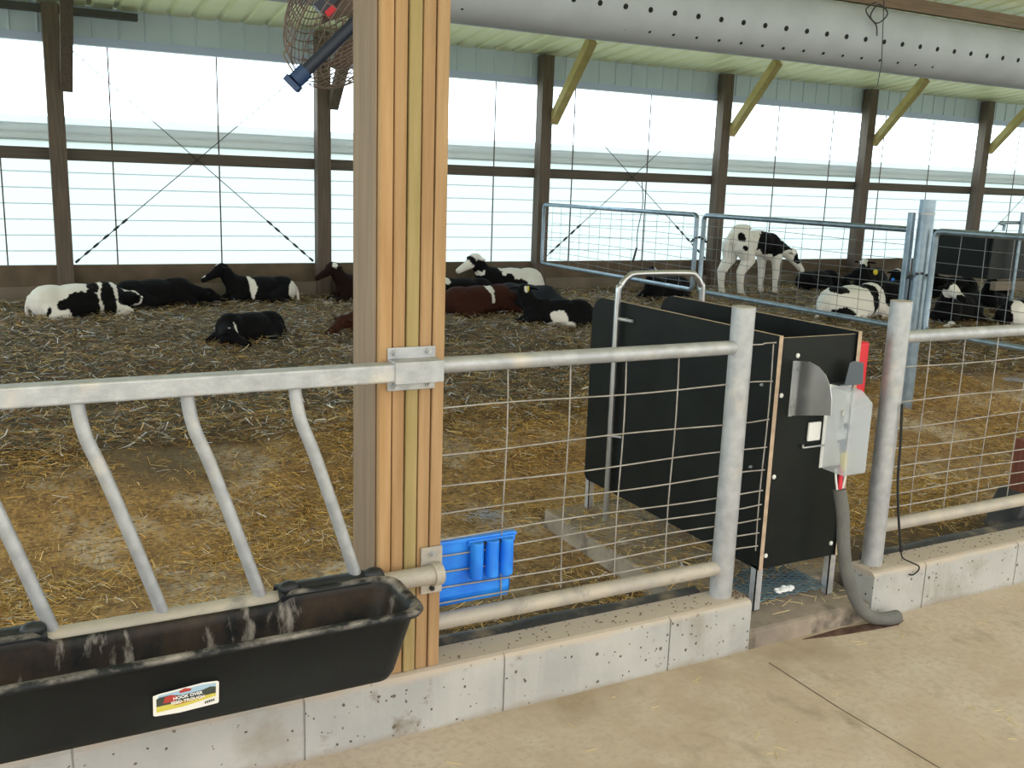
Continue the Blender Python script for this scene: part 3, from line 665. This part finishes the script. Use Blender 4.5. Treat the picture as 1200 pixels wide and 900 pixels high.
MB().tube([p0-bar*.012, p0+bar*.045], .031, 14).build('tube_collar', mat('blue_clamp', (.02, .05, .14), .5), fn)
MB().beam(p0-bar*.026-ax*.035, p0-bar*.026+ax*.035, .03, .024).build('end_clamp', bpy.data.materials['blue_clamp'], fn)
p1 = at_px(352, 84, 3.64); MB().tube(smooth_path([p0, at_px(338, 75, 3.66), at_px(333, 62, 3.7), at_px(343, 50, 3.74)]), .0035, 6).build('cable_loop', fan_wire, fn)
MB().tube([fc+ax*.10, fc-ax*.04], .08, 20).build('motor', fan_bar, fn)
for k in range(4):
    a = math.pi/2*k+.9; d1 = bar*math.cos(a)+sd*math.sin(a); d2 = ax.cross(d1)
    bl = MB(); bl.v += [tuple(fc+d1*r_+d2*w_*s_+ax*(.02*s_)) for r_, w_ in ((.07, .03), (.40, .055)) for s_ in (-1, 1)]
    bl.v += [tuple(Vector(q)+ax*.003) for q in bl.v[:4]]
    for q in ((0,1,3,2), (4,6,7,5), (0,2,6,4), (1,5,7,3), (0,4,5,1), (2,3,7,6)): bl.face(q)
    bl.build('blade', fan_wire, fn)
q0 = at_px(373, 13, 3.7)
MB().beam(q0-bar*.0, q0+bar*.24, .06, .05).build('control_box', fan_bar, fn)
MB().beam(q0+bar*.01-ax*.034, q0+bar*.055-ax*.034, .05, .022).build('red_sticker', red, fn)
MB().tube([q0+bar*.2, Vector((fc.x+.3, fc.y-.1, roof_z(fc.y)-.02))], .012, 6).build('hanger', galv, fn)

# ------------------------------------------------------------------ calves
def voxel(bm_mb, vox=.012, smooth=5):
    o = bm_mb.build('tmp', coat_m, fix=False, origin=(0, 0, 0))
    m = o.modifiers.new('r', 'REMESH'); m.mode = 'VOXEL'; m.voxel_size = vox; m.adaptivity = 0
    s_ = o.modifiers.new('s', 'SMOOTH'); s_.factor = .5; s_.iterations = smooth
    bpy.context.view_layer.update(); dg = bpy.context.evaluated_depsgraph_get()
    me = bpy.data.meshes.new_from_object(o.evaluated_get(dg)); bpy.data.objects.remove(o); return me
def limb(b, pts, rs):
    for i in range(len(pts)-1):
        a, c = Vector(pts[i]), Vector(pts[i+1]); n = max(3, int((a-c).length/(min(rs[i], rs[i+1])*.35)))
        for k in range(n+1): t_ = k/n; b.ball(a.lerp(c, t_), rs[i]+(rs[i+1]-rs[i])*t_, 10)
def head(b, base, d, s=1., roll=0):
    """d: direction of the muzzle"""
    d = Vector(d).normalized(); up = Vector((0, 0, 1)); lt = up.cross(d).normalized(); up = d.cross(lt); base = Vector(base)
    rot = Matrix((d, lt, up)).transposed()
    b.ball(base, (.085*s, .068*s, .075*s), 12, rot)
    limb(b, [base+d*.02*s-up*.01*s, base+d*.12*s-up*.022*s, base+d*.20*s-up*.034*s], [.062*s, .046*s, .036*s])
    b.ball(base+d*.215*s-up*.036*s, (.034*s, .040*s, .034*s), 10, rot)
    b.ball(base-d*.02*s+up*.06*s, (.05*s, .04*s, .025*s), 10, rot)      # poll
    for k in (-1, 1):
        e = base-d*.035*s+lt*k*.085*s+up*.025*s
        er = rot @ Matrix.Rotation(k*.35, 3, 'Z') @ Matrix.Rotation(-k*.25, 3, 'X')
        b.ball(e+lt*k*.035*s, (.028*s, .068*s, .016*s), 10, er)
        b.ball(base+d*.055*s+lt*k*.056*s+up*.018*s, .013*s, 8)            # brow over the eye
def lying(neck, mz, fore=True, side=1):
    b = MB()
    b.ball((-.30, 0, .17), (.17, .155, .165), 14); b.ball((-.04, 0, .17), (.31, .175, .170), 16); b.ball((.22, 0, .18), (.17, .145, .175), 14)
    b.ball((.17, 0, .29), (.14, .05, .055), 12); b.ball((-.27, 0, .28), (.13, .085, .055), 12); b.ball((-.05, 0, .12), (.30, .20, .12), 14)
    N_ = Vector(neck); limb(b, [(.24, 0, .21), ((.24+N_.x)/2+.01, N_.y/2, (.19+N_.z)/2), neck], [.125, .095, .074])
    head(b, N_+Vector(mz).normalized()*.045, mz)
    for k in (-1, 1):   # folded fore legs
        if fore and k == side: limb(b, [(.26, k*.10, .12), (.40, k*.13, .055), (.50, k*.14, .03), (.60, k*.14, .025)], [.07, .038, .024, .027])
        else: limb(b, [(.26, k*.10, .12), (.42, k*.11, .06), (.34, k*.14, .03), (.25, k*.15, .025)], [.07, .040, .025, .027])
    k = side
    limb(b, [(-.28, k*.09, .15), (-.10, k*.19, .10), (-.22, k*.22, .06), (-.34, k*.22, .04), (-.20, k*.26, .028), (-.08, k*.27, .025)], [.11, .07, .045, .034, .023, .027])
    limb(b, [(-.28, -k*.09, .12), (-.12, -k*.17, .08), (-.30, -k*.19, .05), (-.22, -k*.21, .03)], [.10, .06, .035, .025])
    limb(b, [(-.45, 0, .22), (-.485, .03*k, .12), (-.47, .06*k, .03)], [.028, .018, .024])
    return b
def standing():
    b = MB()
    b.ball((-.28, 0, .71), (.17, .135, .165), 14); b.ball((0, 0, .655), (.30, .15, .165), 16); b.ball((.24, 0, .61), (.16, .125, .175), 14)
    b.ball((-.26, 0, .84), (.15, .08, .05), 12); b.ball((.2, 0, .73), (.14, .055, .06), 12)
    limb(b, [(.30, 0, .63), (.43, -.02, .58), (.54, -.04, .52)], [.115, .085, .072]); head(b, (.58, -.05, .50), (.65, -.45, -.70), 1.05)
    for k, dx in ((-1, .02), (1, -.05)):
        limb(b, [(.25+dx, k*.085, .56), (.26+dx, k*.09, .40), (.27+dx, k*.09, .29), (.27+dx, k*.09, .14), (.285+dx, k*.09, .05), (.30+dx, k*.09, .025)], [.09, .056, .048, .034, .037, .042])
    for k, dx in ((-1, .05), (1, -.08)):
        limb(b, [(-.30+dx*.3, k*.085, .62), (-.25+dx, k*.10, .46), (-.37+dx, k*.10, .31), (-.36+dx, k*.10, .15), (-.34+dx, k*.10, .06), (-.32+dx, k*.10, .025)], [.13, .085, .056, .042, .044, .046])
        limb(b, [(-.37+dx, k*.10, .30), (-.40+dx, k*.10, .26)], [.035, .02])
    limb(b, [(-.44, 0, .76), (-.485, 0, .60), (-.475, 0, .40), (-.47, 0, .33)], [.026, .018, .018, .03])
    return b
poses = {
 'up': lying((.42, .02, .43), (.9, .1, -.28)), 'up_left': lying((.40, .06, .42), (.45, .9, -.25)), 'up_back': lying((.38, -.05, .43), (-.2, -1, -.15), True, -1),
 'down': lying((.47, .06, .17), (.85, .5, -.25), False), 'curl': lying((.40, .18, .16), (-.35, .9, -.18), False), 'flat': lying((.50, -.02, .15), (1, -.15, -.2), True, -1), 'stand': standing()}
meshes = {k: voxel(v, .011 if k == 'stand' else .0125) for k, v in poses.items()}
W = (.78, .76, .72); K = (.005, .005, .006); BR = (.042, .015, .010); DB = (.014, .007, .006); PK = (.45, .30, .25)
def calf(pose, loc, yaw, scale, base, patches, label, tags=(), seed=0., zoff=-.03):
    me = meshes[pose].copy(); n = len(me.vertices); co = np.empty(n*3, 'f'); me.vertices.foreach_get('co', co); co = co.reshape(-1, 3)
    col = np.ones((n, 4), 'f'); col[:, :3] = base
    nz = np.array([noise.noise((p[0]*9+seed, p[1]*9, p[2]*9)) for p in co])
    nz2 = np.array([noise.noise((p[0]*30+seed, p[1]*30, p[2]*30)) for p in co])
    for c, r, cc in patches:
        dd = np.sqrt((((co-np.array(c))/np.array(r))**2).sum(1)) + nz*.45 + nz2*.12
        col[dd < 1, :3] = cc
    a = me.color_attributes.new('coat', 'FLOAT_COLOR', 'POINT'); a.data.foreach_set('color', col.ravel())
    me.polygons.foreach_set('use_smooth', [True]*len(me.polygons)); me.materials.clear(); me.materials.append(coat_m); me.name = 'calf'
    o = bpy.data.objects.new('calf', me); C.objects.link(o); z = bed_z(loc[0], loc[1])
    o.location = (loc[0], loc[1], z+zoff); o.rotation_euler = (0, 0, math.radians(yaw)); o.scale = (scale,)*3
    tag(o, label, 'calf', 'calves in the straw pens')
    for p, mt in tags:
        q = MB().ball((0, 0, 0), (.010, .030, .034), 10); e = q.build('ear_tag', mt, o); 
        e.data.transform(Matrix.Translation(-Vector(e.data.vertices[0].co)+Vector((0, 0, 0)))); e.location = p
    return o
# patches are (centre, radii, colour) in the calf's own frame, head towards +x, left side +y
calf('down', (.56, 9.12), 8, .90, W, [((-.02, -.12, .14), (.19, .14, .15), K), ((.22, -.1, .20), (.08, .16, .18), K), ((.10, -.05, .30), (.06, .1, .06), K), ((.36, -.08, .2), (.05, .1, .12), K), ((.45, 0, .17), (.12, .14, .09), K), ((.55, .1, .2), (.05, .05, .09), W), ((-.20, -.17, .15), (.05, .06, .05), K), ((-.31, -.15, .10), (.03, .05, .06), K)],
     'white calf with large black patches lying at the far left beside the wall post', seed=1)
calf('flat', (1.24, 9.46), 5, .86, K, [((-.44, -.05, .2), (.03, .05, .03), W)], 'plain black calf lying close to the wall behind the patched one', seed=2)
calf('up', (2.20, 9.60), 188, .84, K, [((.48, 0, .50), (.05, .04, .04), W), ((.66, 0, .36), (.045, .06, .04), W), ((.12, .12, .26), (.04, .16, .16), W), ((-.38, .1, .18), (.09, .2, .10), W), ((-.44, 0, .10), (.1, .25, .10), W), ((.56, .14, .03), (.08, .06, .04), W)],
     'black calf with raised head and white rump facing left near the back wall', seed=3)
calf('curl', (1.66, 7.64), 206, .74, K, [((.42, .22, .26), (.035, .035, .03), W), ((.27, .17, .17), (.028, .10, .12), W)],
     'small black calf curled up alone in the middle of the straw', seed=4)
calf('up', (3.30, 9.60), 190, .85, DB, [((.44, .09, .47), (.04, .05, .04), W), ((.60, .14, .03), (.08, .06, .04), W)], 'dark brown calf with a white ear lying beside the post under the fan', seed=5)
calf('down', (2.86, 7.72), 175, .80, BR, [((.26, .1, .24), (.05, .16, .10), W), ((.40, .08, .2), (.06, .06, .06), BR)], 'brown calf with a white neck mark showing left of the laminated post', seed=6)
calf('up', (4.98, 9.62), 185, 1.0, W, [((.24, 0, .2), (.20, .25, .2), K), ((.40, 0, .38), (.14, .13, .10), K), ((.50, 0, .42), (.055, .12, .07), K), ((.05, .1, .22), (.06, .25, .07), K), ((-.03, .15, .16), (.10, .10, .09), K), ((.10, 0, .33), (.04, .08, .06), W)],
     'black and white calf with raised head and white hindquarters behind the brown one', seed=7)
calf('down', (4.20, 9.20), 182, .85, K, [((.22, .05, .30), (.07, .10, .06), W)], 'black calf mostly hidden behind the laminated post and the brown calf', seed=8)
calf('down', (4.12, 8.50), 2, .90, BR, [((.06, -.05, .30), (.05, .12, .08), W), ((.07, -.12, .22), (.025, .1, .07), W)], 'reddish brown calf with a white back patch lying right of the laminated post', seed=9)
calf('up_back', (4.53, 7.75), 166, .80, K, [((-.02, .12, .14), (.12, .14, .10), W), ((-.02, .2, .05), (.2, .12, .06), W), ((.36, .03, .47), (.03, .05, .05), W), ((.57, -.1, .02), (.1, .1, .04), W)],
     'black and white calf with a yellow ear tag looking away from the camera', tags=[((.37, .12, .50), yellow)], seed=10)
calf('flat', (4.66, 8.50), -66, .90, (.02, .022, .028), [((.72, -.04, .10), (.14, .12, .12), PK)], 'black calf with a pinkish muzzle stretched out just left of the black stall', seed=11)
calf('up_left', (6.75, 9.05), 195, .85, K, [((.40, .15, .44), (.03, .06, .05), W)], 'black calf with a white face mark lying behind the far wire gate', seed=12)
calf('stand', (8.12, 9.12), 3, .98, W, [((.14, -.12, .66), (.25, .16, .16), K), ((.42, 0, .62), (.16, .14, .07), K), ((.62, -.08, .47), (.07, .10, .075), K), ((.10, -.1, .58), (.09, .1, .09), K), ((.50, -.1, .50), (.04, .1, .04), W), ((-.36, -.12, .74), (.05, .06, .05), K), ((-.33, -.13, .60), (.05, .06, .05), K), ((.02, -.0, .85), (.06, .04, .03), K), ((.28, 0, .02), (.06, .3, .03), (.2, .17, .14)), ((-.34, 0, .02), (.08, .3, .03), (.3, .27, .2))],
     'standing white calf with black patches and lowered head behind the middle gate', seed=13, zoff=-.01)
calf('flat', (9.45, 9.35), 4, .85, K, [], 'plain black calf lying under the muzzle of the standing calf', seed=14)
calf('up', (10.6, 9.55), 205, .85, K, [((.48, 0, .50), (.08, .1, .05), W), ((.52, .04, .44), (.03, .08, .05), W), ((.66, 0, .36), (.04, .06, .04), W)], 'black calf with a white-topped head beside the right hand wall post', seed=15)
calf('up_left', (10.05, 8.55), 200, .85, K, [((.40, .12, .49), (.05, .1, .06), W), ((.34, .03, .46), (.04, .10, .05), W), ((.1, .05, .3), (.08, .1, .06), W)], 'black calf with a speckled white face in the crowded pen', tags=[((.46, .05, .36), blue)], seed=16)
calf('down', (8.02, 7.40), 8, 1.14, W, [((-.30, -.05, .31), (.10, .10, .04), K), ((-.36, -.12, .08), (.13, .12, .08), K), ((.12, -.1, .22), (.075, .25, .2), K), ((.02, 0, .35), (.10, .12, .06), K), ((.5, 0, .2), (.25, .2, .2), K), ((.24, -.1, .15), (.06, .2, .2), W)],
     'large white calf with black bands lying nearest behind the middle gate', seed=17)
calf('up_back', (9.10, 7.98), 190, 1.0, K, [((.56, -.1, .02), (.12, .1, .04), W)], 'black calf with a yellow tag between the white calf and the steel gate post', tags=[((.37, .10, .49), yellow)], seed=18)
calf('up', (10.85, 8.45), 172, .90, K, [((.60, 0, .40), (.12, .10, .05), W)], 'black calf whose white nose shows just left of the steel gate post', seed=19)
calf('up_left', (10.50, 7.60), 205, .85, K, [((.35, .0, .50), (.06, .08, .05), W), ((-.30, 0, .30), (.06, .08, .05), W)], 'black calf with white spots on head and rump right of the steel gate post', seed=20)
calf('up_left', (9.10, 6.98), 196, .95, K, [((.45, .2, .40), (.05, .20, .10), W), ((.36, .08, .49), (.05, .05, .04), W), ((.5, .14, .03), (.14, .08, .04), W)], 'black calf with a broad white blaze facing the aisle', tags=[((.30, .10, .40), yellow)], seed=21)
calf('down', (9.70, 6.60), 12, .92, K, [((-.32, -.10, .22), (.14, .12, .20), W), ((-.30, -.2, .05), (.2, .1, .06), W), ((-.1, -.15, .1), (.04, .1, .12), W)], 'black calf with a white hind leg lying in front of the far stall', tags=[((.33, -.14, .20), yellow)], seed=22)
calf('up', (11.0, 6.55), 178, .9, K, [((.46, .0, .52), (.04, .04, .03), W)], 'black calf with a tiny white forehead spot at the right frame edge', seed=23)

# ------------------------------------------------------------------ loose straw
def straw(name, n, xr, yr, ln, wd, palette, probs, dens, lift=.004, clump=.02, tilt=.25, tone=1.):
    x = rng.uniform(*xr, n); y = rng.uniform(*yr, n); keep = []
    for i in range(n):
        if y[i] > 2.66 or True:
            if not (2.16 < x[i] < 3.03 and 2.5 < y[i] < 3.76): keep.append(rng.random() < dens(x[i], y[i]))
            else: keep.append(rng.random() < .25)
    k = np.array(keep); x = x[k]; y = y[k]; n = len(x)
    onpad = (x > 2.16) & (x < 3.03) & (y > 2.5) & (y < 3.76)
    z = np.array([bed_z(a, c) + (.25 if c < 3.9 else 1)*(.035*noise.noise((a*1.1, c*1.1, 0))+.022*noise.noise((a*4.5, c*4.5, 3.))) for a, c in zip(x, y)])
    z = np.where(onpad, .114, z) + lift + rng.random(n)**2*clump*np.where(onpad, .2, 1)
    an = rng.uniform(0, 2*np.pi, n); L = rng.uniform(*ln, n); Wd = rng.uniform(*wd, n); ti = rng.normal(0, tilt, n)*np.where(onpad, .2, 1)
    d = np.stack([np.cos(an)*np.cos(ti), np.sin(an)*np.cos(ti), np.abs(np.sin(ti))*.6], 1); s_ = np.stack([-np.sin(an), np.cos(an), rng.normal(0, .35, n)], 1)
    p = np.stack([x, y, z], 1); bend = rng.normal(0, .09, n)[:, None]*s_
    V = np.empty((n, 6, 3)); 
    for i, t_ in enumerate((-.5, 0., .5)):
        c_ = p + d*(t_*L)[:, None] + (bend*(L[:, None])*(.25-t_*t_)) + np.array([0, 0, 1.])*((.25-t_*t_)*L*.10)[:, None]
        V[:, 2*i] = c_ - s_*Wd[:, None]/2; V[:, 2*i+1] = c_ + s_*Wd[:, None]/2
    zmin = V[:, :, 2]; V[:, :, 2] = np.maximum(zmin, (z-lift-.004)[:, None])
    me = bpy.data.meshes.new(name); me.vertices.add(n*6); me.vertices.foreach_set('co', V.ravel())
    base = (np.arange(n)*6)[:, None]; q = np.concatenate([base+np.array([0, 1, 3, 2]), base+np.array([2, 3, 5, 4])], 1).reshape(-1)
    me.loops.add(n*8); me.loops.foreach_set('vertex_index', q.astype('i')); me.polygons.add(n*2)
    me.polygons.foreach_set('loop_start', np.arange(n*2)*4)
    me.update(calc_edges=True); me.validate()
    pal = tone*np.array(palette)[rng.choice(len(palette), n, p=probs)]*rng.uniform(.7, 1.25, (n, 1)); col = np.ones((n, 6, 4), 'f'); col[:, :, :3] = pal[:, None, :]
    a = me.color_attributes.new('tint', 'FLOAT_COLOR', 'POINT'); a.data.foreach_set('color', col.ravel())
    me.materials.append(straw_m); o = bpy.data.objects.new(name, me); C.objects.link(o); return o
def dn(x, y):
    v = noise.noise((x*.9+5, y*1.3, 2)) + .5*noise.noise((x*2.7, y*3.2, 7)); return min(1, max(.05, .36+1.7*v)) * (1 if y > 3.3 else .55)
gold, pale, brown, white, olive = (.66, .40, .095), (.82, .62, .30), (.28, .14, .045), (.80, .82, .86), (.25, .20, .09)
o = straw('loose_straw', 240000, (-.6, 6.6), (2.66, 5.4), (.012, .09), (.0013, .0030), [gold, pale, brown, white, olive], [.42, .18, .25, .04, .11], dn)
tag(o, 'golden loose straw scattered over the trodden pen floor behind the fence', 'straw', kind='stuff')
o = straw('straw_bedding', 170000, (-1.2, 13.5), (4.9, 9.84), (.03, .12), (.003, .0065), [gold, pale, brown, white, olive], [.12, .08, .34, .10, .36], lambda x, y: .95, clump=.05, tilt=.35, tone=.72)
tag(o, 'deep greyish straw bedding in which the calves are lying', 'straw bedding', kind='stuff')

def bits(name, n, fx, size, m, label, cat):
    b = MB()
    for i in range(n):
        p = Vector(fx()); a = random.uniform(0, math.pi); l = random.uniform(*size); d = Vector((math.cos(a), math.sin(a), 0))
        b.beam(p-d*l/2, p+d*l/2, random.uniform(.0015, .003), .002)
    return tag(b.build(name, m), label, cat, kind='stuff')
strawbit = mat('straw_bit', (.62, .50, .28), .8)
bits('aisle_straw', 140, lambda: (random.uniform(.8, 5), random.uniform(.9, 2.36), .0015), (.012, .05), strawbit, 'few loose straw bits on the concrete aisle floor', 'straw')
bits('curb_crumbs', 260, lambda: (random.choice((random.uniform(1.1, 2.1), random.uniform(2.2, 2.255), random.uniform(2.87, 4))), random.uniform(2.43, 2.53), .1935), (.003, .010), mat('crumb', (.16, .10, .06), .9), 'brown crumbs of dirt lying on top of the curbs', 'dirt')
bits('step_straw', 28, lambda: (random.uniform(2.27, 2.84), random.uniform(2.43, 2.59), .094), (.02, .09), strawbit, 'straw pieces lying on the low step between the curbs', 'straw')

for cx, cy in ((1.93, 3.86), (.36, 3.33), (6.9, 4.7)):
    zc_ = bed_z(cx, cy)+.03
    bits('litter_clump', 90, lambda: (random.gauss(cx, .045), random.gauss(cy, .035), zc_+random.random()*.02), (.015, .05), mat('grey_litter', (.30, .33, .38), .5), 'small clump of grey litter on the straw %s' % ('behind the blue feeder' if cx == 1.93 else 'beyond the black trough' if cx < 1 else 'behind the right fence'), 'litter')
